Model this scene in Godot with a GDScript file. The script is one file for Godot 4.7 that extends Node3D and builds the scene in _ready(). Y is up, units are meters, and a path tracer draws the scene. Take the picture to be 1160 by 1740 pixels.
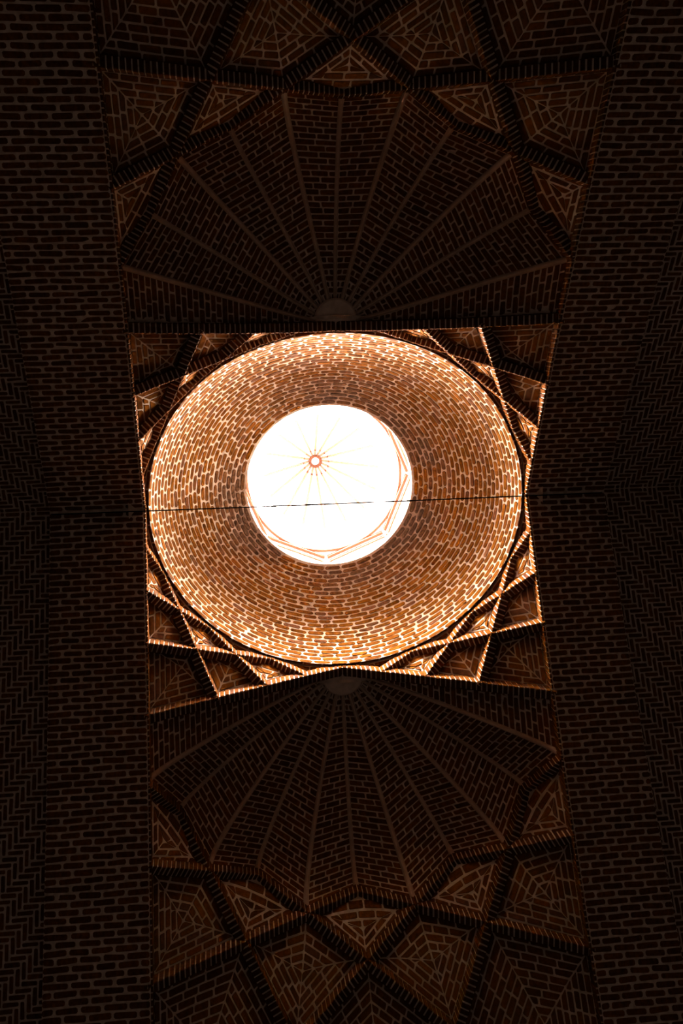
extends Node3D
# A brick dome with a glazed lantern over a vaulted bay, seen from the floor.
# Lengths of the vault are in units of U metres; x runs along the tie wire, z along the hall, y is up.
# Its plan is a net of straight rib lines that touch an ellipse, as such vaults are set out.

const U := 1.536          # metres per unit of the setting-out
const EYE := 1.6          # height of the eye above the floor, metres
const A := 1.0076         # half width of the bay (x)
const B := 0.9209         # half length of the bay (z)
const AH := 0.9973        # radius of the half vaults
const CROWN := 5.6        # crown of all the ribs above the eye
const RIB_W := 0.078       # metres
const RIB_D := 0.105
const MOST := 300         # bricks of one thing that are parts of their own

var rng := RandomNumberGenerator.new()
var noise := FastNoiseLite.new()
var mat := {}
var cam: Camera3D
var cam_inv: Transform3D
const FPX := 1892.77


func _ready() -> void:
	rng.seed = 71
	noise.seed = 5
	noise.frequency = 0.9
	camera_and_light()
	materials()
	side_arch(-1, 0.45, 0.30)
	side_arch(1, 0.40, 0.46)
	dome()
	net_vault()
	half_vault(1)
	half_vault(-1)
	shell()
	boss(1)
	boss(-1)
	lantern()
	wire()


# ---------------------------------------------------------------- camera, sky, lights
func camera_and_light() -> void:
	cam = Camera3D.new()
	cam.name = "camera"
	cam.fov = rad_to_deg(2.0 * atan(870.0 / FPX))
	cam.keep_aspect = Camera3D.KEEP_HEIGHT
	cam.near = 0.05
	cam.far = 100.0
	cam.transform = Transform3D(Basis(Vector3(0.99353, -0.11203, -0.01876), Vector3(0.04039, 0.19405, 0.98016), Vector3(-0.10617, -0.97457, 0.19732)).orthonormalized(), at(-0.599, 0.0, 1.0916))
	add_child(cam)
	cam.current = true
	cam_inv = cam.transform.affine_inverse()
	var env := Environment.new()
	env.background_mode = Environment.BG_SKY
	var sky := Sky.new()
	var sm := ProceduralSkyMaterial.new()
	sm.sky_top_color = Color(1.0, 0.97, 0.94)
	sm.sky_horizon_color = Color(1.0, 0.98, 0.96)
	sm.ground_bottom_color = Color(0.45, 0.40, 0.35)
	sm.ground_horizon_color = Color(0.7, 0.66, 0.62)
	sm.sky_energy_multiplier = 1.2
	sky.sky_material = sm
	env.sky = sky
	env.tonemap_mode = Environment.TONE_MAPPER_LINEAR
	env.tonemap_exposure = 1.0
	env.sdfgi_enabled = true
	env.ssao_enabled = true
	env.ssil_enabled = true
	var we := WorldEnvironment.new()
	we.name = "world"
	we.environment = env
	add_child(we)
	# the daylight that the frosted cone of the lantern gives off
	var day := AreaLight3D.new()
	day.name = "daylight_of_the_skylight"
	day.area_size = Vector2(0.74, 0.74)
	day.light_energy = 300.0
	day.light_color = Color(1.0, 0.93, 0.87)
	day.shadow_enabled = true
	day.set("area_range", 30.0)
	day.set("area_attenuation", 2.0)
	day.transform = Transform3D(Basis(Vector3(1, 0, 0), Vector3(0, 0, -1), Vector3(0, 1, 0)), at(0, 6.56, 0))
	add_child(day)
	# hazy low sun through the side panes, onto the far side of the dome
	var sun := DirectionalLight3D.new()
	sun.name = "hazy_sun"
	sun.light_energy = 11.0
	sun.light_color = Color(1.0, 0.93, 0.84)
	sun.light_angular_distance = 34.0
	sun.shadow_enabled = true
	sun.sky_mode = DirectionalLight3D.SKY_MODE_LIGHT_ONLY
	sun.transform = Transform3D(Basis.looking_at(Vector3(-0.88, -0.31, 0.36), Vector3.UP), Vector3.ZERO)
	add_child(sun)


# ---------------------------------------------------------------- setting-out
func at(x: float, y: float, z: float) -> Vector3:   # the old upper cross arch is a little out of true in plan
	var bow := 0.032 * maxf(1.0 - x * x, 0.0) * exp(-pow((z - B) / 0.3, 2.0))
	return Vector3(x * U, EYE + y * U, (z - bow) * U)


func crown(z: float) -> float:   # height of the pointed side arch at a distance from its crown
	var q := absf(z)
	return CROWN - 0.5431 * q - 0.0368 * q * q


func pixel(p: Vector3) -> Vector2:
	var c := cam_inv * p
	var d := maxf(-c.z, 0.01)
	return Vector2(580.0 + FPX * c.x / d, 870.0 - FPX * c.y / d)


func in_frame(p: Vector2) -> bool:
	return p.x > -15 and p.x < 1175 and p.y > -15 and p.y < 1755


# ---------------------------------------------------------------- materials
func stone(nm: String, tint: Color, lo: float, freq: float, scale: float, bump: float) -> StandardMaterial3D:
	var m := StandardMaterial3D.new()
	m.resource_name = nm
	var n := FastNoiseLite.new()
	n.seed = nm.hash() % 1000
	n.frequency = freq
	n.fractal_octaves = 4
	var im := Image.create(256, 256, false, Image.FORMAT_RGB8)
	var rel := Image.create(256, 256, false, Image.FORMAT_RGB8)
	var got := n.get_seamless_image(256, 256)
	for y in 256:
		for x in 256:
			var v: float = got.get_pixel(x, y).r
			im.set_pixel(x, y, Color.WHITE.lerp(Color(lo, lo * 0.96, lo * 0.92), 1.0 - v))
			rel.set_pixel(x, y, Color(v, v, v))
	m.albedo_texture = ImageTexture.create_from_image(im)
	m.albedo_color = tint
	m.heightmap_enabled = true
	m.heightmap_texture = ImageTexture.create_from_image(rel)
	m.heightmap_scale = bump
	m.uv1_triplanar = true
	m.uv1_world_triplanar = true
	m.uv1_scale = Vector3.ONE * scale
	m.roughness = 0.92
	m.metallic_specular = 0.1
	return m


func materials() -> void:
	mat.brick = stone("brick", Color.WHITE, 0.55, 0.03, 3.0, 0.5)
	mat.brick.vertex_color_use_as_albedo = true
	mat.mortar = stone("mortar", Color(0.82, 0.64, 0.535).linear_to_srgb(), 0.72, 0.02, 2.5, 0.4)
	mat.dome_mortar = mat.mortar.duplicate()
	mat.dome_mortar.resource_name = "dome_mortar"
	mat.dome_mortar.vertex_color_use_as_albedo = true
	mat.plaster = stone("plaster", Color(0.62, 0.44, 0.34).linear_to_srgb(), 0.8, 0.02, 2.0, 0.2)
	mat.boss = stone("boss_plaster", Color(0.86, 0.64, 0.52).linear_to_srgb(), 0.85, 0.02, 2.0, 0.1)
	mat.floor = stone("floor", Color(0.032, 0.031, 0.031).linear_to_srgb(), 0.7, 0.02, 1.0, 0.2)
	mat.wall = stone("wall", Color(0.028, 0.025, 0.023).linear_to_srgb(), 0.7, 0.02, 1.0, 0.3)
	var p := StandardMaterial3D.new()
	p.resource_name = "frosted_pane"
	p.albedo_color = Color(0.95, 0.95, 0.95)
	p.roughness = 0.6
	p.emission_enabled = true
	p.emission = Color(0.97, 0.985, 1.0)
	p.emission_energy_multiplier = 1.12
	mat.frosted = p
	var g := StandardMaterial3D.new()
	g.resource_name = "clear_pane"
	g.transparency = BaseMaterial3D.TRANSPARENCY_ALPHA
	g.albedo_color = Color(0.95, 0.98, 1.0, 0.06)
	g.roughness = 0.02
	mat.clear = g
	var s := StandardMaterial3D.new()
	s.resource_name = "painted_steel"
	s.albedo_color = Color(0.06, 0.026, 0.017).linear_to_srgb()
	s.roughness = 1.0
	s.specular_mode = BaseMaterial3D.SPECULAR_DISABLED
	mat.steel = s
	var pr := s.duplicate()
	pr.resource_name = "primed_rafter"
	pr.albedo_color = Color(0.23, 0.135, 0.10).linear_to_srgb()
	mat.rafter = pr
	var k := StandardMaterial3D.new()
	k.resource_name = "black_cable"
	k.albedo_color = Color(0.03, 0.02, 0.018)
	k.roughness = 1.0
	k.specular_mode = BaseMaterial3D.SPECULAR_DISABLED
	mat.cable = k


# ---------------------------------------------------------------- mesh helpers
class Soup:
	var v := PackedVector3Array()
	var n := PackedVector3Array()
	var c := PackedColorArray()

	func tri(p: Vector3, q: Vector3, r: Vector3, inside: Vector3, col := Color.WHITE) -> void:
		var k := (r - p).cross(q - p)
		if k.length_squared() < 1e-16:
			return
		k = k.normalized()
		if k.dot((p + q + r) / 3.0 - inside) < 0.0:
			k = -k
			var w := q
			q = r
			r = w
		v.append(p); v.append(q); v.append(r)
		n.append(k); n.append(k); n.append(k)
		c.append(col); c.append(col); c.append(col)

	func quad(p: Vector3, q: Vector3, r: Vector3, s: Vector3, inside: Vector3, col := Color.WHITE) -> void:
		tri(p, q, r, inside, col)
		tri(p, r, s, inside, col)

	func join(o: Soup) -> void:
		v.append_array(o.v)
		n.append_array(o.n)
		c.append_array(o.c)

	func mesh(off := Vector3.ZERO) -> ArrayMesh:
		var a := []
		a.resize(Mesh.ARRAY_MAX)
		if off != Vector3.ZERO:
			var w := PackedVector3Array()
			w.resize(v.size())
			for i in v.size():
				w[i] = v[i] - off
			a[Mesh.ARRAY_VERTEX] = w
		else:
			a[Mesh.ARRAY_VERTEX] = v
		a[Mesh.ARRAY_NORMAL] = n
		a[Mesh.ARRAY_COLOR] = c
		var m := ArrayMesh.new()
		m.add_surface_from_arrays(Mesh.PRIMITIVE_TRIANGLES, a)
		return m


class Brick:
	var soup: Soup
	var parent: Node3D
	var called: String
	var mid: Vector3
	var area: float


func thing(called: String, label: String, category: String, where: Vector3, kind := "", group := "") -> Node3D:
	var o := Node3D.new()
	o.name = called
	o.position = where
	add_child(o, true)
	tag(o, label, category, kind, group)
	return o


func tag(o: Node, label: String, category: String, kind := "", group := "") -> void:
	o.set_meta("label", label)
	o.set_meta("category", category)
	if kind:
		o.set_meta("kind", kind)
	if group:
		o.set_meta("group", group)


func world_of(n: Node3D) -> Vector3:
	var p := Vector3.ZERO
	var k: Node = n
	while k is Node3D and k != self:
		p += (k as Node3D).position
		k = k.get_parent()
	return p


func put(called: String, s: Soup, m: Material, parent: Node3D, mid := Vector3.INF) -> MeshInstance3D:
	var o := MeshInstance3D.new()
	o.name = called
	var base := world_of(parent) if parent != self else Vector3.ZERO
	var c := base if mid == Vector3.INF else mid
	o.mesh = s.mesh(c)
	o.position = c - base
	o.material_override = m
	parent.add_child(o, true)
	return o


func finish(root: Node3D, bricks: Array) -> void:   # the bricks that show largest are parts, the rest is one piece of brickwork
	var kinds := {}
	for b in bricks:
		if not kinds.has(b.called):
			kinds[b.called] = []
		kinds[b.called].append(b)
	for k in kinds:
		var list: Array = kinds[k]
		list.sort_custom(func(p, q): return p.area > q.area)
		var rest := Soup.new()
		var num := {}
		for i in list.size():
			var b: Brick = list[i]
			if i < MOST and b.area > 0.0:
				var o := MeshInstance3D.new()
				var serial: int = num.get(b.parent, 0)
				o.name = k if serial == 0 else "%s_%03d" % [k, serial]
				num[b.parent] = serial + 1
				o.mesh = b.soup.mesh(b.mid)
				o.position = b.mid - world_of(b.parent)
				o.material_override = mat.brick
				b.parent.add_child(o)
			else:
				rest.join(b.soup)
		if rest.v.size():
			var o := put(k + "work", rest, mat.brick, root)
			o.set_meta("kind", "stuff")


func tone(stain := 0.0) -> Color:   # fired clay: brown to orange, linear
	var k := rng.randf()
	var c := Color(0.175, 0.055, 0.004).lerp(Color(0.28, 0.092, 0.008), k)
	if rng.randf() < 0.12:
		c = Color(0.19, 0.072, 0.026)
	c = c * rng.randf_range(0.8, 1.15)
	if stain > 0.0:
		c = c.lerp(Color(0.10, 0.062, 0.042), stain)
	c.a = 1.0
	return c


# a laid brick: four corners on the mortar bed, going round; n points into the room
func brick(q: Array, n: Vector3, h: float, parent: Node3D, called: String, list: Array, col: Color, round := 0.006, bend := []) -> void:
	var mid: Vector3 = (q[0] + q[1] + q[2] + q[3]) / 4.0
	var s := Soup.new()
	var core := mid - n * 0.03
	var base := []
	var top := []
	var hh := h * rng.randf_range(0.75, 1.25)
	var j := 0.0022
	var w := []
	for i in 4:
		w.append(q[i] + Vector3(rng.randf_range(-j, j), rng.randf_range(-j, j), rng.randf_range(-j, j)))
	for i in 4:
		var p: Vector3 = w[i]
		var to: Vector3 = w[(i + 1) % 4] - p
		var fro: Vector3 = w[(i + 3) % 4] - p
		var lt := to.length()
		var lf := fro.length()
		if lt < 0.004 or lf < 0.004:
			base.append(p); base.append(p)
			top.append(p.lerp(mid, 0.2) + n * hh); top.append(p.lerp(mid, 0.2) + n * hh)
			continue
		to /= lt
		fro /= lf
		var cut_t := minf(round, lt * 0.3)
		var cut_f := minf(round, lf * 0.3)
		var ins := (to * minf(0.002, lt * 0.1) + fro * minf(0.002, lf * 0.1))
		base.append(p + fro * cut_f - n * 0.001)
		base.append(p + to * cut_t - n * 0.001)
		top.append(p + fro * cut_f + ins + n * hh)
		top.append(p + to * cut_t + ins + n * hh)
	for i in 8:
		var k := (i + 1) % 8
		if bend.size() and (i == 1 or i == 5):
			continue
		s.quad(base[i], base[k], top[k], top[i], core, col)
	if bend.size():   # a long brick follows the curve of its ring: two facets that meet at mid length
		var m0: Vector3 = bend[0] + n * hh
		var m1: Vector3 = bend[1] + n * hh
		for f in [[1, 2], [5, 6]]:
			var m := m0 if f[0] == 1 else m1
			s.tri(base[f[0]], base[f[1]], m, core, col)
			s.tri(base[f[0]], m, top[f[0]], core, col)
			s.tri(m, base[f[1]], top[f[1]], core, col)
		for f in [[7, 0], [0, 1], [6, 7]]:
			s.tri(m0, top[f[0]], top[f[1]], core, col)
		s.tri(m0, m1, top[6], core, col)
		for f in [[2, 3], [3, 4], [4, 5]]:
			s.tri(m0, top[f[0]], top[f[1]], core, col)
		s.tri(m0, top[5], m1, core, col)
	else:
		for i in range(1, 7):
			s.tri(top[0], top[i], top[i + 1], core, col)
	var b := Brick.new()
	b.soup = s
	b.parent = parent
	b.called = called
	b.mid = mid
	b.area = seen_area(q, n)
	list.append(b)


func seen_area(q: Array, n: Vector3) -> float:
	var mid: Vector3 = (q[0] + q[1] + q[2] + q[3]) / 4.0
	if n.dot(cam.position - mid) <= 0.0 or not in_frame(pixel(mid)):
		return 0.0
	var a := pixel(q[0])
	var b := pixel(q[1])
	var c := pixel(q[2])
	var d := pixel(q[3])
	return absf((c - a).cross(d - b)) * 0.5


# a rib brick: eight corners, four at the foot (f, facing down) and four above
func block(f: Array, t: Array, parent: Node3D, called: String, list: Array, col: Color) -> void:
	var s := Soup.new()
	var core := Vector3.ZERO
	for i in 4:
		core += (f[i] + t[i]) / 8.0
	var face := []
	var edge := []
	var fm: Vector3 = (f[0] + f[1] + f[2] + f[3]) / 4.0
	for i in 4:
		var p: Vector3 = f[i]
		var tb: Vector3 = (f[(i + 1) % 4] - p).normalized() * 0.006 + (f[(i + 3) % 4] - p).normalized() * 0.006
		face.append(p + tb)
		edge.append(p + (t[i] - p).normalized() * 0.007)
	s.quad(face[0], face[1], face[2], face[3], core, col)
	for i in 4:
		var k := (i + 1) % 4
		s.quad(face[i], face[k], edge[k], edge[i], core, col)
		s.quad(edge[i], edge[k], t[k], t[i], core, col)
	var b := Brick.new()
	b.soup = s
	b.parent = parent
	b.called = called
	b.mid = core
	b.area = 0.0
	if in_frame(pixel(fm)):
		var a0 := absf((pixel(f[2]) - pixel(f[0])).cross(pixel(f[3]) - pixel(f[1]))) * 0.5
		var a1 := absf((pixel(t[1]) - pixel(f[0])).cross(pixel(t[0]) - pixel(f[1]))) * 0.5
		b.area = maxf(a0, a1)
	list.append(b)


# a rib in a vertical plane: path(t) gives its foot; bricks set across it
func rib(path: Callable, t0: float, t1: float, across: Vector3, width: float, deep: float, parent: Node3D, called: String, list: Array, pitch := 0.042) -> Soup:
	var core := Soup.new()
	var n := maxi(2, int(ceil((path.call(t1) - path.call(t0)).length() / pitch)))
	var pts := []
	for i in n + 1:
		pts.append(path.call(lerpf(t0, t1, float(i) / n)))
	var up := Vector3.UP * deep
	for i in n:
		var p: Vector3 = pts[i]
		var q: Vector3 = pts[i + 1]
		var lift := Vector3.UP * 0.008
		var c := across * (width * 0.5 - 0.006)
		var inside := (p + q) * 0.5 + up * 0.5
		core.quad(p - c + lift, p + c + lift, q + c + lift, q - c + lift, inside)
		core.quad(p - c + lift, q - c + lift, q - c + up, p - c + up, inside)
		core.quad(p + c + lift, q + c + lift, q + c + up, p + c + up, inside)
		var g := (q - p).normalized() * 0.0052
		var e := across * width * 0.5 * rng.randf_range(0.94, 1.05)
		var dz := Vector3.UP * rng.randf_range(-0.003, 0.003)
		var f := [p + g - e + dz, p + g + e + dz, q - g + e + dz, q - g - e + dz]
		var t := []
		for k in f:
			t.append(k + up)
		block(f, t, parent, called, list, tone() * Color(0.58, 0.54, 0.55))
	return core


# ---------------------------------------------------------------- nested brickwork of a net panel
# poly: plan corners in metres going round; lift: plan point -> point on the panel; to: where the courses run in to
func panel(poly: Array, lift: Callable, inset: float, to: Vector2, pitch0: float, parent: Node3D, list: Array) -> void:
	var n := poly.size()
	var bed := Soup.new()
	var high: Vector3 = lift.call(to) + Vector3.UP * 0.5
	for i in n:
		var a: Vector2 = poly[i]
		var b: Vector2 = poly[(i + 1) % n]
		var us := 20
		var vs := 12
		for u in us:
			for v in vs:
				var q := []
				for k in [[0, 0], [1, 0], [1, 1], [0, 1]]:
					var e := a.lerp(b, float(u + k[0]) / us)
					q.append(lift.call(e.lerp(to, float(v + k[1]) / vs)) + Vector3.UP * 0.003)
				bed.quad(q[0], q[1], q[2], q[3], high)
	put("mortar_bed", bed, mat.mortar, parent)
	for i in n:
		var va: Vector2 = poly[i]
		var vb: Vector2 = poly[(i + 1) % n]
		var along := (vb - va).normalized()
		var deep := absf((to - va).cross(along))
		var courses := maxi(1, int(round((deep - inset) / pitch0)))
		var pitch := (deep - inset) / (courses + 0.1)
		var joint := minf(0.0095, pitch * 0.28)
		for k in courses:
			var d0 := inset + k * pitch + joint * 0.4
			var d1 := d0 + pitch - joint
			var a0 := va.lerp(to, d0 / deep)
			var b0 := vb.lerp(to, d0 / deep)
			var a1 := va.lerp(to, minf(d1 / deep, 1.0))
			var b1 := vb.lerp(to, minf(d1 / deep, 1.0))
			var len0 := (b0 - a0).length()
			if len0 < 0.03:
				continue
			var e := 0.0055
			a0 += along * e; b0 -= along * e
			a1 += along * e; b1 -= along * e
			if (b1 - a1).dot(along) < 0.004:
				var m := (a1 + b1) * 0.5
				a1 = m - along * 0.003
				b1 = m + along * 0.003
			len0 = (b0 - a0).length()
			var l3: float = (lift.call(b0) - lift.call(a0)).length()
			var cuts := [0.0]
			var unit := 0.138 * rng.randf_range(0.92, 1.08) / maxf(l3, 0.01)
			var x: float = unit * (0.5 if k % 2 else 1.0) * rng.randf_range(0.85, 1.1)
			while x < 1.0 - unit * 0.3:
				cuts.append(x)
				x += unit * rng.randf_range(0.9, 1.1)
			cuts.append(1.0)
			var gap := 0.006 / maxf(len0, 0.01)
			for j in cuts.size() - 1:
				var s0: float = cuts[j] + (gap if j else 0.0)
				var s1: float = cuts[j + 1] - (gap if j < cuts.size() - 2 else 0.0)
				# the joints stand square to the course
				var p0 := a0.lerp(b0, s0)
				var p1 := a0.lerp(b0, s1)
				var r0 := a1 if j == 0 else clamp_to(p0, a1, b1, along)
				var r1 := b1 if j == cuts.size() - 2 else clamp_to(p1, a1, b1, along)
				var q := [lift.call(p0), lift.call(p1), lift.call(r1), lift.call(r0)]
				var nn: Vector3 = (q[2] - q[0]).cross(q[3] - q[1])
				if nn.length() < 1e-7:
					continue
				nn = nn.normalized()
				if nn.y > 0.0:
					nn = -nn
				brick(q, nn, 0.0025, parent, "brick", list, tone())


func clamp_to(p: Vector2, a: Vector2, b: Vector2, along: Vector2) -> Vector2:
	var full := (b - a).dot(along)
	var x := clampf((p - a).dot(along), full * 0.02, full * 0.98)
	return a + along * x


func heart(poly: Array, share: float) -> Vector2:   # a kite's courses run in to a point on its long diagonal, a triangle's to the middle of its inscribed circle
	if poly.size() == 4:
		return poly[0].lerp(poly[2], share)
	var a: float = (poly[1] - poly[2]).length()
	var b: float = (poly[2] - poly[0]).length()
	var c: float = (poly[0] - poly[1]).length()
	return (poly[0] * a + poly[1] * b + poly[2] * c) / (a + b + c)


func meet(t1: float, t2: float) -> Vector2:   # where two lines that touch the unit circle meet
	var m := (t1 + t2) * 0.5
	return Vector2(cos(m), sin(m)) / cos((t2 - t1) * 0.5)


func span_in(p: Vector2, d: Vector2, lo: Vector2, hi: Vector2) -> Vector2:   # part of a line inside a box
	var t0 := -INF
	var t1 := INF
	for k in 2:
		if absf(d[k]) < 1e-6:
			continue
		var a: float = (lo[k] - p[k]) / d[k]
		var b: float = (hi[k] - p[k]) / d[k]
		t0 = maxf(t0, minf(a, b))
		t1 = minf(t1, maxf(a, b))
	return Vector2(t0, t1)


# ---------------------------------------------------------------- the net of ribs under the dome
func fall(r2: float, soft := 0.0) -> float:   # distance along a rib from its crown, for a point at that radius squared; soft rounds it off at the crown
	var q := maxf(r2 - 1.0, 0.0)
	return sqrt(q) if q >= soft else (q / sqrt(soft) + sqrt(soft)) * 0.5


func net_point(n: Vector2, soft := 0.0) -> Vector3:   # normalised plan point -> foot of the ribs there
	return at(A * n.x, crown(B * fall(n.length_squared(), soft)), B * n.y)


func net_vault() -> void:
	var root := thing("rib_vault", "sunlit brick net vault of crossing ribs and kite panels carrying the round dome", "vault", at(0, CROWN, 0), "structure")
	var list := []
	var w := Vector2(A * U, B * U)
	var lift := func(p: Vector2) -> Vector3: return net_point(p / w, 0.02) + Vector3.UP * (RIB_D - 0.01)
	for q in 4:
		for g in [2, 3, 4]:
			for s in 4 - g + 1:
				var i: int = 4 * q + s
				var j: int = i + g
				var st := TAU / 16.0
				var poly := [meet(i * st, j * st) * w, meet((i + 1) * st, j * st) * w]
				if g > 2:
					poly.append(meet((i + 1) * st, (j - 1) * st) * w)
				poly.append(meet(i * st, (j - 1) * st) * w)
				var mid := Vector2.ZERO
				for p in poly:
					mid += p / poly.size()
				var part := Node3D.new()
				part.name = "net_panel"
				part.position = lift.call(mid) - root.position
				root.add_child(part, true)
				panel(poly, lift, 0.012 if g == 2 else 0.036, heart(poly, 0.74), 0.026 if g == 2 else 0.042, part, list)
	for k in 16:
		var th := k * TAU / 16.0
		var c := Vector2(cos(th), sin(th))
		var d := Vector2(-sin(th), cos(th))
		if k % 8 == 0:
			continue    # the two long side arches belong to the walls
		var t := span_in(c, d, Vector2(-1, -1), Vector2(1, 1))
		var across := Vector3(c.x / A, 0, c.y / B).normalized()
		var part := Node3D.new()
		part.name = "rib" if k % 4 else "cross_arch"
		part.position = at(A * c.x, CROWN, B * c.y) - root.position
		root.add_child(part, true)
		var path := func(x: float) -> Vector3: return net_point(c + d * x)
		var core := rib(path, t.x, 0.0, across, RIB_W, RIB_D, part, "rib_brick", list)
		core.join(rib(path, 0.0, t.y, across, RIB_W, RIB_D, part, "rib_brick", list))
		put("mortar_core", core, mat.mortar, part)
	finish(root, list)


# ---------------------------------------------------------------- dome
const DOME_R := 0.962
const DOME_Y := 5.625
const EYE_X := 0.462
const EYE_Z := 0.45
const EYE_Y := 6.07


func dome_point(phi: float, s: float) -> Vector3:   # s: 0 at the springing, 1 at the eye
	var e0 := deg_to_rad(64.0)
	var e1 := deg_to_rad(24.0)
	var e := lerpf(e0, e1, s)
	# an arc whose tangent turns from e0 to e1 (above the level): inwards by the cosine, up by the sine
	var inn := (sin(e0) - sin(e)) / (sin(e0) - sin(e1))
	var rise := (cos(e) - cos(e0)) / (cos(e1) - cos(e0))
	var x := lerpf(A * DOME_R, EYE_X, inn)
	var z := lerpf(B * DOME_R, EYE_Z, inn)
	return at(x * cos(phi), lerpf(DOME_Y, EYE_Y, rise), z * sin(phi))


func soot_at(p: Vector3, s: float) -> float:   # old smoke stains near the eye, in patches
	return clampf((s - 0.60) * 3.4, 0.0, 1.0) * clampf(0.62 + 1.9 * noise.get_noise_3dv(p * 1.2), 0.0, 1.0) * 0.9


func dome() -> void:
	var root := thing("dome", "round brick dome in rings of orange brick, open at a bright central eye", "dome", at(0, DOME_Y, 0), "structure")
	var list := []
	var bed := Soup.new()
	var above := func(p: Vector3) -> Vector3: return Vector3(0, p.y, 0) + (p - Vector3(0, p.y, 0)) * 2.0 + Vector3.UP
	var nu := 192
	var nv := 40
	for i in nu:
		for j in nv:
			var p0 := TAU * i / nu
			var p1 := TAU * (i + 1) / nu
			var q := [dome_point(p0, float(j) / nv), dome_point(p1, float(j) / nv), dome_point(p1, float(j + 1) / nv), dome_point(p0, float(j + 1) / nv)]
			bed.quad(q[0], q[1], q[2], q[3], above.call(q[0]), Color.WHITE.lerp(Color(0.42, 0.33, 0.29), soot_at(q[0], float(j) / nv)))
	put("mortar_bed", bed, mat.dome_mortar, root)
	var courses := 25
	var n := 60
	for j in courses:
		var s0 := (j + 0.085) / courses * 0.985
		var s1 := (j + 0.855) / courses * 0.985
		var sm := (s0 + s1) * 0.5
		var girth := 0.0
		for i in 48:
			girth += (dome_point(TAU * (i + 1) / 48.0, sm) - dome_point(TAU * i / 48.0, sm)).length()
		if j % 4 == 0:   # a few rings share one number of bricks, so that they break joint
			n = int(round(girth / 0.135))
		var shift := (0.5 if j % 2 else 0.0) + rng.randf_range(-0.12, 0.12)
		var cuts := []
		for i in n:
			cuts.append((i + shift + rng.randf_range(-0.12, 0.12)) / n)
		for i in n:
			var a: float = TAU * cuts[i]
			var b: float = TAU * (cuts[(i + 1) % n] + (1.0 if i == n - 1 else 0.0))
			var g := 0.0052 / girth * TAU
			a += g
			b -= g
			var wob := rng.randf_range(-0.05, 0.05) / courses
			var q := [dome_point(a, s0 + wob), dome_point(b, s0 + wob), dome_point(b, s1 + wob), dome_point(a, s1 + wob)]
			var nn: Vector3 = (q[2] - q[0]).cross(q[3] - q[1]).normalized()
			if nn.y > 0.0:
				nn = -nn
			var m := dome_point((a + b) * 0.5, sm)
			var soot := soot_at(m, sm)
			var c0 := dome_point((a + b) * 0.5, s0 + wob + (s1 - s0) * 0.06)
			var c1 := dome_point((a + b) * 0.5, s1 + wob - (s1 - s0) * 0.06)
			brick(q, nn, 0.0018, root, "brick", list, tone(soot), 0.011, [c0, c1])
	# two rings under the dome: long bricks in a shaded groove, then a course that leans to the light
	var ring := func(p: float, r: float, y: float) -> Vector3: return at(A * r * cos(p), y, B * r * sin(p))
	var bed2 := Soup.new()
	for i in nu:
		var p0 := TAU * i / nu
		var p1 := TAU * (i + 1) / nu
		for k in [[0.955, 5.642, 0.982, 5.642], [0.982, 5.642, 0.982, 5.624], [0.982, 5.624, 1.06, 5.575]]:
			bed2.quad(ring.call(p0, k[0], k[1]), ring.call(p1, k[0], k[1]), ring.call(p1, k[2], k[3]), ring.call(p0, k[2], k[3]), at(1.5 * cos(p0), 6.6, 1.5 * sin(p0)))
	put("ring_bed", bed2, mat.mortar, root)
	for row in [[0.965, 5.642, 0.980, 5.642, 60], [0.984, 5.6225, 1.000, 5.6125, 72], [1.004, 5.610, 1.020, 5.600, 72]]:
		var many: int = row[4]
		for i in many:
			var a := TAU * (i + 0.035) / many
			var b := TAU * (i + 0.965) / many
			var q := [ring.call(a, row[0], row[1]), ring.call(b, row[0], row[1]), ring.call(b, row[2], row[3]), ring.call(a, row[2], row[3])]
			var nn: Vector3 = (q[2] - q[0]).cross(q[3] - q[1]).normalized()
			if nn.y > 0.0:
				nn = -nn
			brick(q, nn, 0.004, root, "ring_brick", list, tone())
	finish(root, list)


# ---------------------------------------------------------------- half vaults at both ends
func half_point(n: Vector2, side: float, soft := 0.0) -> Vector3:
	return at(A * n.x, crown(B + AH * fall(n.length_squared(), soft)), side * (B + AH * n.y))


func fan_point(th: float, rho: float, side: float) -> Vector3:
	var near := roundf(rad_to_deg(th) / 30.0) * 30.0
	var off := absf(rad_to_deg(th) - near)
	var r := 1.0 / cos(deg_to_rad(off))
	var foot := crown(B + AH * tan(deg_to_rad(off)))
	var bulge := 0.55 * sqrt(clampf(sin(th), 0.0, 1.0))
	var up := lerpf(1.0 - rho, sqrt(maxf(1.0 - rho * rho, 0.0)), bulge)
	var y := lerpf(foot, CROWN, up) + (RIB_D - 0.02) / U
	return at(A * r * rho * cos(th), y, side * (B + AH * r * rho * sin(th)))


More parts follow.
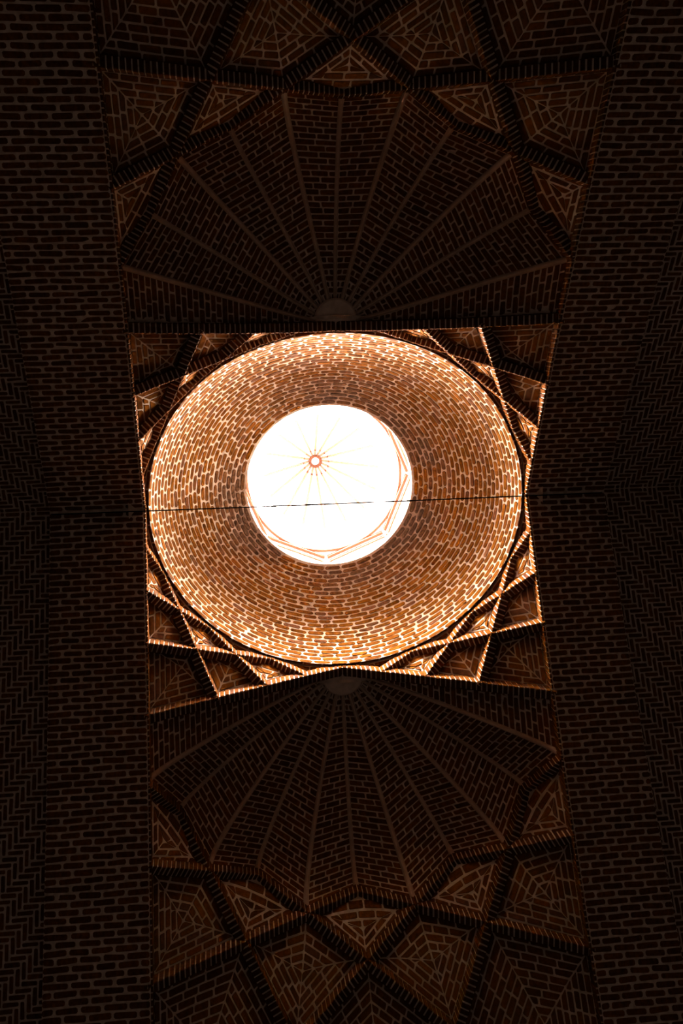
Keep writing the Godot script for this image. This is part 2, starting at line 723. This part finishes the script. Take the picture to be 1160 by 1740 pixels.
func half_vault(side: int) -> void:
	var where := "above" if side > 0 else "below"
	var root := thing("half_dome", "dark brick half dome with plaster ribs fanning from a boss, %s the lit dome" % where, "vault", at(0, 5.2, side * B), "structure")
	var list := []
	for k in 12:
		var a := deg_to_rad(15.0 * k)
		var b := deg_to_rad(15.0 * (k + 1))
		var part := Node3D.new()
		part.name = "fan_panel"
		part.position = fan_point((a + b) * 0.5, 0.6, side) - root.position
		root.add_child(part, true)
		var bed := Soup.new()
		var high := at(0, 7.5, side * (B + 0.6))
		for i in 4:
			for j in 28:
				var p := [[i, j], [i + 1, j], [i + 1, j + 1], [i, j + 1]]
				var q := []
				for c in p:
					q.append(fan_point(lerpf(a, b, c[0] / 4.0), lerpf(0.06, 1.0, 1.0 - pow(1.0 - c[1] / 28.0, 2.0)), side))
				bed.quad(q[0], q[1], q[2], q[3], high)
		put("mortar_bed", bed, mat.mortar, part)
		var mid := (a + b) * 0.5
		var runs := [0.0]
		for i in range(1, 241):
			runs.append(runs[i - 1] + (fan_point(mid, 0.1 + 0.9 * i / 240.0, side) - fan_point(mid, 0.1 + 0.9 * (i - 1) / 240.0, side)).length())
		var total: float = runs[240]
		var count := int(round(total / 0.048))
		var rows := []
		var seek := 0
		for i in count + 1:
			while seek < 239 and runs[seek + 1] < total * i / count:
				seek += 1
			rows.append(0.1 + 0.9 * (seek + clampf((total * i / count - runs[seek]) / maxf(runs[seek + 1] - runs[seek], 1e-6), 0.0, 1.0)) / 240.0)
		for j in rows.size() - 1:
			var r0: float = rows[j]
			var r1: float = rows[j + 1]
			var g := (r1 - r0) * 0.095
			r0 += g
			r1 -= g
			var wide := (fan_point(b, r0, side) - fan_point(a, r0, side)).length()
			var e := minf(0.012 / maxf(wide, 0.01), 0.35)
			var n := maxi(1, int(round((wide - 0.03) / 0.138)))
			var cuts := [e]
			for i in n:
				var x := (i + (0.5 if j % 2 else 1.0)) / n
				if x < 0.95:
					cuts.append(lerpf(e, 1.0 - e, x + rng.randf_range(-0.05, 0.05)))
			cuts.append(1.0 - e)
			for i in cuts.size() - 1:
				var gg := 0.006 / maxf(wide, 0.02)
				var u0: float = lerpf(a, b, cuts[i] + (gg if i else 0.0))
				var u1: float = lerpf(a, b, cuts[i + 1] - gg)
				var q := [fan_point(u0, r0, side), fan_point(u1, r0, side), fan_point(u1, r1, side), fan_point(u0, r1, side)]
				var nn: Vector3 = (q[2] - q[0]).cross(q[3] - q[1])
				if nn.length() < 1e-7:
					continue
				nn = nn.normalized()
				if nn.y > 0.0:
					nn = -nn
				brick(q, nn, 0.0025, part, "brick", list, tone())
	for k in range(1, 12):
		var th := deg_to_rad(15.0 * k)
		var s := Soup.new()
		var n := 24
		var last := []
		for i in n + 1:
			var rho := lerpf(0.07, 1.0, float(i) / n)
			var p := fan_point(th, rho, side)
			var q := fan_point(th, rho + 0.01 if i < n else rho - 0.01, side)
			var dir := (q - p) * (1.0 if i < n else -1.0)
			var acr := Vector3(-dir.z, 0, dir.x).normalized()
			var nn := dir.cross(acr).normalized()
			if nn.y > 0.0:
				nn = -nn
			var ring := []
			var half := lerpf(0.014, 0.022, rho)
			for m in 6:
				var an := PI * m / 5.0
				ring.append(p + acr * half * cos(an) + nn * (0.024 * sin(an) - 0.004))
			if i:
				for m in 5:
					s.quad(last[m], last[m + 1], ring[m + 1], ring[m], (p + nn * -0.02))
			last = ring
		put("fan_rib", s, mat.plaster, root, fan_point(th, 0.5, side))
	finish(root, list)
	# the net below it
	var net := thing("squinch_net", "dark net of kite shaped brick squinches at the foot of the half dome %s the lit dome" % where, "vault", at(0, 4.6, side * (B + 1.0)), "structure")
	list = []
	var st := TAU / 12.0
	var lift := func(p: Vector2) -> Vector3: return half_point(Vector2(p.x / (A * U), p.y / (AH * U)), side, 0.03) + Vector3.UP * (RIB_D - 0.01)
	var w := Vector2(A * U, AH * U)
	for g in [2, 3, 4, 5]:
		for i in 6 - g + 1:
			var j: int = i + g
			var poly := [meet(i * st, j * st) * w, meet((i + 1) * st, j * st) * w]
			if g > 2:
				poly.append(meet((i + 1) * st, (j - 1) * st) * w)
			poly.append(meet(i * st, (j - 1) * st) * w)
			if g == 5:   # cut off by the end wall
				var end := PackedVector2Array([Vector2(-w.x, 0), Vector2(w.x, 0), Vector2(w.x, w.y * 1.83), Vector2(-w.x, w.y * 1.83)])
				poly = Array(Geometry2D.intersect_polygons(PackedVector2Array(poly), end)[0])
			var mid := Vector2.ZERO
			for p in poly:
				mid += p / poly.size()
			var part := Node3D.new()
			part.name = "net_panel"
			part.position = lift.call(mid) - net.position
			net.add_child(part, true)
			panel(poly, lift, 0.010 if g == 2 else 0.036, heart(poly, 0.57) if g < 5 else mid, 0.032 if g == 2 else 0.043, part, list)
	for k in range(1, 6):
		var th := k * st
		var c := Vector2(cos(th), sin(th))
		var d := Vector2(-sin(th), cos(th))
		var t := span_in(c, d, Vector2(-1, 0), Vector2(1, 1.9))
		var across := Vector3(c.x / A, 0, side * c.y / AH).normalized()
		var part := Node3D.new()
		part.name = "rib"
		part.position = half_point(c, side) - net.position
		net.add_child(part, true)
		var path := func(x: float) -> Vector3: return half_point(c + d * x, side)
		var core := rib(path, t.x, 0.0, across, RIB_W, RIB_D, part, "rib_brick", list)
		core.join(rib(path, 0.0, t.y, across, RIB_W, RIB_D, part, "rib_brick", list))
		put("mortar_core", core, mat.mortar, part)
	finish(net, list)


# ---------------------------------------------------------------- the long pointed side arches and the vaults beyond them
func side_arch(side: int, wide: float, beyond: float) -> void:
	var word := "left" if side < 0 else "right"
	var root := thing("side_arch", "broad pointed arch of brown running bond brick along the %s side of the dome" % word, "arch", at(side * A, CROWN, 0), "structure")
	var list := []
	var x0 := A - (RIB_W * 0.5 - 0.018) / U
	var x1 := A + wide
	var reach := 2.75
	soffit(side, x0, x1, 0.0, reach, root)
	# rows of bricks across the arch, course by course from the crown down both ways
	for way in [-1, 1]:
		var z := 0.004
		var row := 0
		while z < reach:
			var dz := 0.0492 / U / 1.155
			var g := dz * 0.115
			var cuts := []
			var x := x0 + 0.003
			var unit := 0.157 / U
			cuts.append(x)
			x += unit * ((0.45 if row % 2 else 0.95) + rng.randf_range(-0.08, 0.08))
			while x < x1 - unit * 0.25:
				cuts.append(x)
				x += unit * rng.randf_range(0.93, 1.07)
			cuts.append(x1)
			for i in cuts.size() - 1:
				var gap: float = rng.randf_range(0.006, 0.012) / U
				var a: float = cuts[i] + (gap if i else 0.0)
				var b: float = cuts[i + 1] - (gap if i < cuts.size() - 2 else 0.0)
				var tilt := rng.randf_range(-0.06, 0.06) * dz
				var q := [arch_at(side * a, way * (z + g + tilt)), arch_at(side * b, way * (z + g - tilt)), arch_at(side * b, way * (z + dz - g - tilt)), arch_at(side * a, way * (z + dz - g + tilt))]
				var nn: Vector3 = (q[2] - q[0]).cross(q[3] - q[1]).normalized()
				if nn.y > 0.0:
					nn = -nn
				brick(q, nn, 0.0025, root, "brick", list, tone(), 0.009)
			z += dz
			row += 1
	# the edge towards the dome: bricks on end
	var edge := Node3D.new()
	edge.name = "arch_edge"
	root.add_child(edge, true)
	var path := func(z: float) -> Vector3: return at(side * A, crown(z), z) + Vector3.UP * 0.004
	var core := rib(path, -reach, 0.0, Vector3.RIGHT, RIB_W, RIB_D, edge, "edge_brick", list, 0.042)
	core.join(rib(path, 0.0, reach, Vector3.RIGHT, RIB_W, RIB_D, edge, "edge_brick", list, 0.042))
	put("mortar_core", core, mat.mortar, edge)
	finish(root, list)
	# herringbone vault beyond, a little higher
	var hv := thing("herringbone_vault", "almost black herringbone brick vault at the far %s edge beyond the broad arch" % word, "vault", at(side * x1, CROWN, 0), "structure")
	list = []
	var x2 := x1 + beyond
	var lift := 0.05
	soffit(side, x1 - 0.01, x2 + 0.6, lift, reach, hv)
	var cell := 0.039
	var n := 3
	var cols := int((x2 - x1) * U / cell) + 1
	var rows := int(reach * U * 1.155 / cell)
	for way in [-1, 1]:
		for cy in range(-2, rows):
			for cx in range(-2, cols):
				var m := posmod(cx - cy, 2 * n)
				var w := 1
				var h := 1
				if m == 0:
					w = n
				elif m == 2 * n - 1:
					h = n
				else:
					continue
				var u0 := maxf(cx * cell + 0.0055, 0.0)
				var u1 := minf((cx + w) * cell - 0.0055, (x2 - x1) * U)
				var v0 := maxf(cy * cell + 0.0055, 0.004)
				var v1 := (cy + h) * cell - 0.0055
				if u1 - u0 < 0.015 or v1 - v0 < 0.015:
					continue
				var k := 1.0 / U / 1.155
				var q := []
				for c in [[u0, v0], [u1, v0], [u1, v1], [u0, v1]]:
					q.append(arch_at(side * (x1 + c[0] / U), way * c[1] * k) + Vector3.UP * lift * U)
				var nn: Vector3 = (q[2] - q[0]).cross(q[3] - q[1]).normalized()
				if nn.y > 0.0:
					nn = -nn
				brick(q, nn, 0.0025, hv, "brick", list, tone())
	finish(hv, list)


func arch_at(x: float, z: float) -> Vector3:
	return at(x, crown(z), z)


func soffit(side: int, x0: float, x1: float, lift: float, reach: float, root: Node3D) -> void:
	var bed := Soup.new()
	var high := at(side * (x0 + x1) * 0.5, 12, 0)
	var n := 60
	for i in n:
		var z0 := lerpf(-reach, reach, float(i) / n)
		var z1 := lerpf(-reach, reach, float(i + 1) / n)
		var up := Vector3.UP * lift * U
		bed.quad(arch_at(side * x0, z0) + up, arch_at(side * x1, z0) + up, arch_at(side * x1, z1) + up, arch_at(side * x0, z1) + up, high)
		if lift > 0.0:
			bed.quad(arch_at(side * x0, z0) + up, arch_at(side * x0, z1) + up, arch_at(side * x0, z1), arch_at(side * x0, z0), at(side * (x0 - 1.0), 5, 0))
	put("mortar_bed", bed, mat.mortar, root)


# ---------------------------------------------------------------- floor, walls and the roof over all
func shell() -> void:
	var wx := 2.1
	var wz := 2.75
	var t := 0.3
	var parts := [
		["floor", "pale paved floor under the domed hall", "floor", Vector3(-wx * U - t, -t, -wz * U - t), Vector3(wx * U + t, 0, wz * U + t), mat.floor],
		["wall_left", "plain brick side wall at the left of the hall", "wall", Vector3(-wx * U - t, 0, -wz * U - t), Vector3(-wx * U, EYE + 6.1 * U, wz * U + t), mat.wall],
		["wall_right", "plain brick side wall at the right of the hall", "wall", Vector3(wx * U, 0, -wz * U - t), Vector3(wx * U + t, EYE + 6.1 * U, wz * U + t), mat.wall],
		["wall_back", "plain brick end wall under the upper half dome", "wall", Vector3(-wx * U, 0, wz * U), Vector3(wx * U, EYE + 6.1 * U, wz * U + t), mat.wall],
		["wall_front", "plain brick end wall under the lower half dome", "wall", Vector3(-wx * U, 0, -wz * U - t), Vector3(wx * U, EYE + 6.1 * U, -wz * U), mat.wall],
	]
	for p in parts:
		var s := Soup.new()
		box(s, p[3], p[4])
		var o := put(p[0], s, p[5], self)
		tag(o, p[1], p[2], "structure")
	# roof slab with the round opening of the lantern
	var r := Soup.new()
	var n := 64
	for i in n:
		var p0 := TAU * i / n
		var p1 := TAU * (i + 1) / n
		var y0 := EYE_Y + 0.004
		var y1 := EYE_Y + 0.05
		var inr := func(p: float, y: float) -> Vector3: return at(EYE_X * cos(p), y, EYE_Z * sin(p))
		var far := func(p: float, y: float) -> Vector3:
			var d := Vector2(cos(p), sin(p))
			var k := minf(2.2 / maxf(absf(d.x), 1e-4), 2.9 / maxf(absf(d.y), 1e-4))
			return at(d.x * k, y, d.y * k)
		var c := at(0.9 * cos(p0), (y0 + y1) * 0.5, 0.9 * sin(p0))
		r.quad(inr.call(p0, y0), inr.call(p1, y0), far.call(p1, y0), far.call(p0, y0), c)
		r.quad(inr.call(p0, y1), inr.call(p1, y1), far.call(p1, y1), far.call(p0, y1), c)
		r.quad(inr.call(p0, y0), inr.call(p1, y0), inr.call(p1, y1), inr.call(p0, y1), c)
		r.quad(far.call(p0, y0), far.call(p1, y0), far.call(p1, y1), far.call(p0, y1), c)
	var o := put("ceiling", r, mat.plaster, self)
	tag(o, "flat mortar roof with the rough round rim of the dome eye", "roof", "structure")


func box(s: Soup, a: Vector3, b: Vector3) -> void:
	var c := (a + b) * 0.5
	var q := func(x: int, y: int, z: int) -> Vector3: return Vector3(b.x if x else a.x, b.y if y else a.y, b.z if z else a.z)
	s.quad(q.call(0, 0, 0), q.call(1, 0, 0), q.call(1, 1, 0), q.call(0, 1, 0), c)
	s.quad(q.call(0, 0, 1), q.call(1, 0, 1), q.call(1, 1, 1), q.call(0, 1, 1), c)
	s.quad(q.call(0, 0, 0), q.call(0, 1, 0), q.call(0, 1, 1), q.call(0, 0, 1), c)
	s.quad(q.call(1, 0, 0), q.call(1, 1, 0), q.call(1, 1, 1), q.call(1, 0, 1), c)
	s.quad(q.call(0, 0, 0), q.call(1, 0, 0), q.call(1, 0, 1), q.call(0, 0, 1), c)
	s.quad(q.call(0, 1, 0), q.call(1, 1, 0), q.call(1, 1, 1), q.call(0, 1, 1), c)


# ---------------------------------------------------------------- plaster bosses
func boss(side: int) -> void:
	var where := "upper" if side > 0 else "lower"
	var s := Soup.new()
	var z0 := B + RIB_W * 0.5 / U
	var y0 := CROWN - 0.014
	var r := 0.108
	var n := 28
	var c := at(0, y0 + 0.03, side * (z0 + 0.03))
	var rim := func(i: int, rr: float, y: float) -> Vector3:
		var p := PI * i / n
		return at(rr * cos(p), y, side * (z0 + rr * sin(p)))
	for i in n:
		s.tri(at(0, y0, side * z0), rim.call(i, r - 0.008, y0), rim.call(i + 1, r - 0.008, y0), c)
		s.quad(rim.call(i, r - 0.008, y0), rim.call(i + 1, r - 0.008, y0), rim.call(i + 1, r, y0 + 0.008), rim.call(i, r, y0 + 0.008), c)
		s.quad(rim.call(i, r, y0 + 0.008), rim.call(i + 1, r, y0 + 0.008), rim.call(i + 1, r, y0 + 0.08), rim.call(i, r, y0 + 0.08), c)
	var o := put("plaster_boss", s, mat.boss, self, at(0, y0, side * z0))
	tag(o, "smooth half round plaster boss where the %s fan of ribs meets" % where, "boss", "", "plaster bosses of the half domes")


# ---------------------------------------------------------------- lantern
func bar(s: Soup, a: Vector3, b: Vector3, w: float, h: float, up := Vector3.UP) -> void:
	var d := (b - a).normalized()
	var x := d.cross(up).normalized() * w * 0.5
	var y := x.cross(d).normalized() * h * 0.5
	var p := [a - x - y, a + x - y, a + x + y, a - x + y]
	var q := []
	for k in p:
		q.append(k + b - a)
	var c := (a + b) * 0.5
	for i in 4:
		var j := (i + 1) % 4
		s.quad(p[i], p[j], q[j], q[i], c)
	s.quad(p[0], p[1], p[2], p[3], c)
	s.quad(q[0], q[1], q[2], q[3], c)


func lantern() -> void:
	var root := thing("roof_lantern", "glazed octagonal roof lantern with a white cone of spoked panes over the dome eye", "skylight", at(0, EYE_Y, 0))
	var y1 := 6.40
	var ring_r := 0.452
	var top := 7.02
	var n := 16
	var cone := func(p: float, k: float, drop: float) -> Vector3: return at(lerpf(ring_r, 0.02, k) * cos(p), lerpf(y1 + 0.03, top, k) - drop, lerpf(ring_r, 0.02, k) * sin(p))
	for i in n:
		var p0 := TAU * i / n + 0.04
		var p1 := TAU * (i + 1) / n + 0.04
		var s := Soup.new()
		var c := at(0, 6.5, 0)
		for k in 2:
			var e := 0.006 * k
			s.quad(cone.call(p0, 0.0, -e), cone.call(p1, 0.0, -e), cone.call(p1, 1.0, -e), cone.call(p0, 1.0, -e), c if k else at(cos(p0), 8.5, sin(p0)))
		put("cone_pane", s, mat.frosted, root, cone.call((p0 + p1) * 0.5, 0.4, 0.0))
		var f := Soup.new()
		bar(f, cone.call(p0, 0.0, 0.006), cone.call(p0, 0.97, 0.006), 0.018, 0.018)
		put("rafter", f, mat.rafter, root, cone.call(p0, 0.4, 0.006))
		var bolt := Soup.new()
		bar(bolt, cone.call(p0, 0.86, 0.02), cone.call(p0, 0.86, 0.0), 0.016, 0.016, Vector3.RIGHT)
		put("bolt", bolt, mat.steel, root, cone.call(p0, 0.86, 0.01))
	# hub and its pale disc
	var hub := Soup.new()
	var disc := Soup.new()
	for i in 24:
		var p0 := TAU * i / 24
		var p1 := TAU * (i + 1) / 24
		var h := func(p: float, r: float, y: float) -> Vector3: return at(r * cos(p), y, r * sin(p))
		var c := at(0.033 * cos(p0), 6.985, 0.033 * sin(p0))
		hub.quad(h.call(p0, 0.025, 6.97), h.call(p1, 0.025, 6.97), h.call(p1, 0.04, 6.97), h.call(p0, 0.04, 6.97), c)
		hub.quad(h.call(p0, 0.025, 6.97), h.call(p1, 0.025, 6.97), h.call(p1, 0.025, 7.0), h.call(p0, 0.025, 7.0), c)
		hub.quad(h.call(p0, 0.04, 6.97), h.call(p1, 0.04, 6.97), h.call(p1, 0.04, 7.0), h.call(p0, 0.04, 7.0), c)
		disc.tri(h.call(0, 0, 6.985), h.call(p0, 0.026, 6.985), h.call(p1, 0.026, 6.985), at(0, 7.5, 0))
	put("hub_ring", hub, mat.steel, root, at(0, 6.985, 0))
	put("hub_disc", disc, mat.frosted, root, at(0, 6.985, 0))
	# round rim that carries the cone
	var rim := Soup.new()
	for i in 64:
		var p0 := TAU * i / 64
		var p1 := TAU * (i + 1) / 64
		bar(rim, at(ring_r * cos(p0), y1 + 0.02, ring_r * sin(p0)), at(ring_r * cos(p1), y1 + 0.02, ring_r * sin(p1)), 0.022, 0.04)
	put("rim_ring", rim, mat.steel, root, at(0, y1 + 0.02, 0))
	# eight sides: two rails, a post, a clear pane
	var big := 0.518
	for i in 8:
		var p0 := TAU * i / 8
		var p1 := TAU * (i + 1) / 8
		var a := at(big * cos(p0), y1, big * sin(p0))
		var b := at(big * cos(p1), y1, big * sin(p1))
		var d := (b - a).normalized() * 0.03
		var inn := (at(0, y1, 0) - (a + b) * 0.5).normalized()
		for k in 2:
			var r := Soup.new()
			bar(r, a + d + inn * 0.036 * k - Vector3.UP * 0.04 * (1 - k), b - d + inn * 0.036 * k - Vector3.UP * 0.04 * (1 - k), 0.024, 0.045)
			put("window_rail", r, mat.steel, root, (a + b) * 0.5 + inn * 0.036 * k)
		var post := Soup.new()
		bar(post, a, Vector3(a.x, at(0, EYE_Y + 0.05, 0).y, a.z), 0.012, 0.012, Vector3.RIGHT)
		put("post", post, mat.steel, root, a)
		var pane := Soup.new()
		var low := Vector3.DOWN * (y1 - EYE_Y - 0.05) * U
		pane.quad(a, b, b + low, a + low, at(0, 6.2, 0))
		put("side_pane", pane, mat.clear, root, (a + b) * 0.5)
		var cover := Soup.new()
		cover.quad(a, b, at(ring_r * cos(p1), y1 + 0.03, ring_r * sin(p1)), at(ring_r * cos(p0), y1 + 0.03, ring_r * sin(p0)), at(0, 9, 0))
		put("eave_pane", cover, mat.frosted, root, (a + b) * 0.5)


# ---------------------------------------------------------------- wire
func wire() -> void:
	var root := thing("wire", "thin dark wire stretched level across the dome between the two side arches", "wire", at(0, 5.57, 0))
	var a := at(-A - 0.44, 5.575, -0.005)
	var b := at(A + 0.38, 5.575, -0.005)
	var s := Soup.new()
	var last := Vector3.ZERO
	for i in 25:
		var t := i / 24.0
		var p := a.lerp(b, t) + Vector3.DOWN * 0.02 * sin(PI * t)
		if i:
			bar(s, last, p, 0.008, 0.008)
		last = p
	put("strand", s, mat.cable, root, (a + b) * 0.5)
	for x in [-0.34, -0.235, -0.165, -0.07, 0.27, 0.36]:
		var k := Soup.new()
		var p := at(x, 5.575, -0.005) + Vector3.DOWN * 0.02
		bar(k, p - Vector3.RIGHT * 0.02, p + Vector3.RIGHT * 0.02, 0.011, 0.011)
		put("splice", k, mat.cable, root, p)
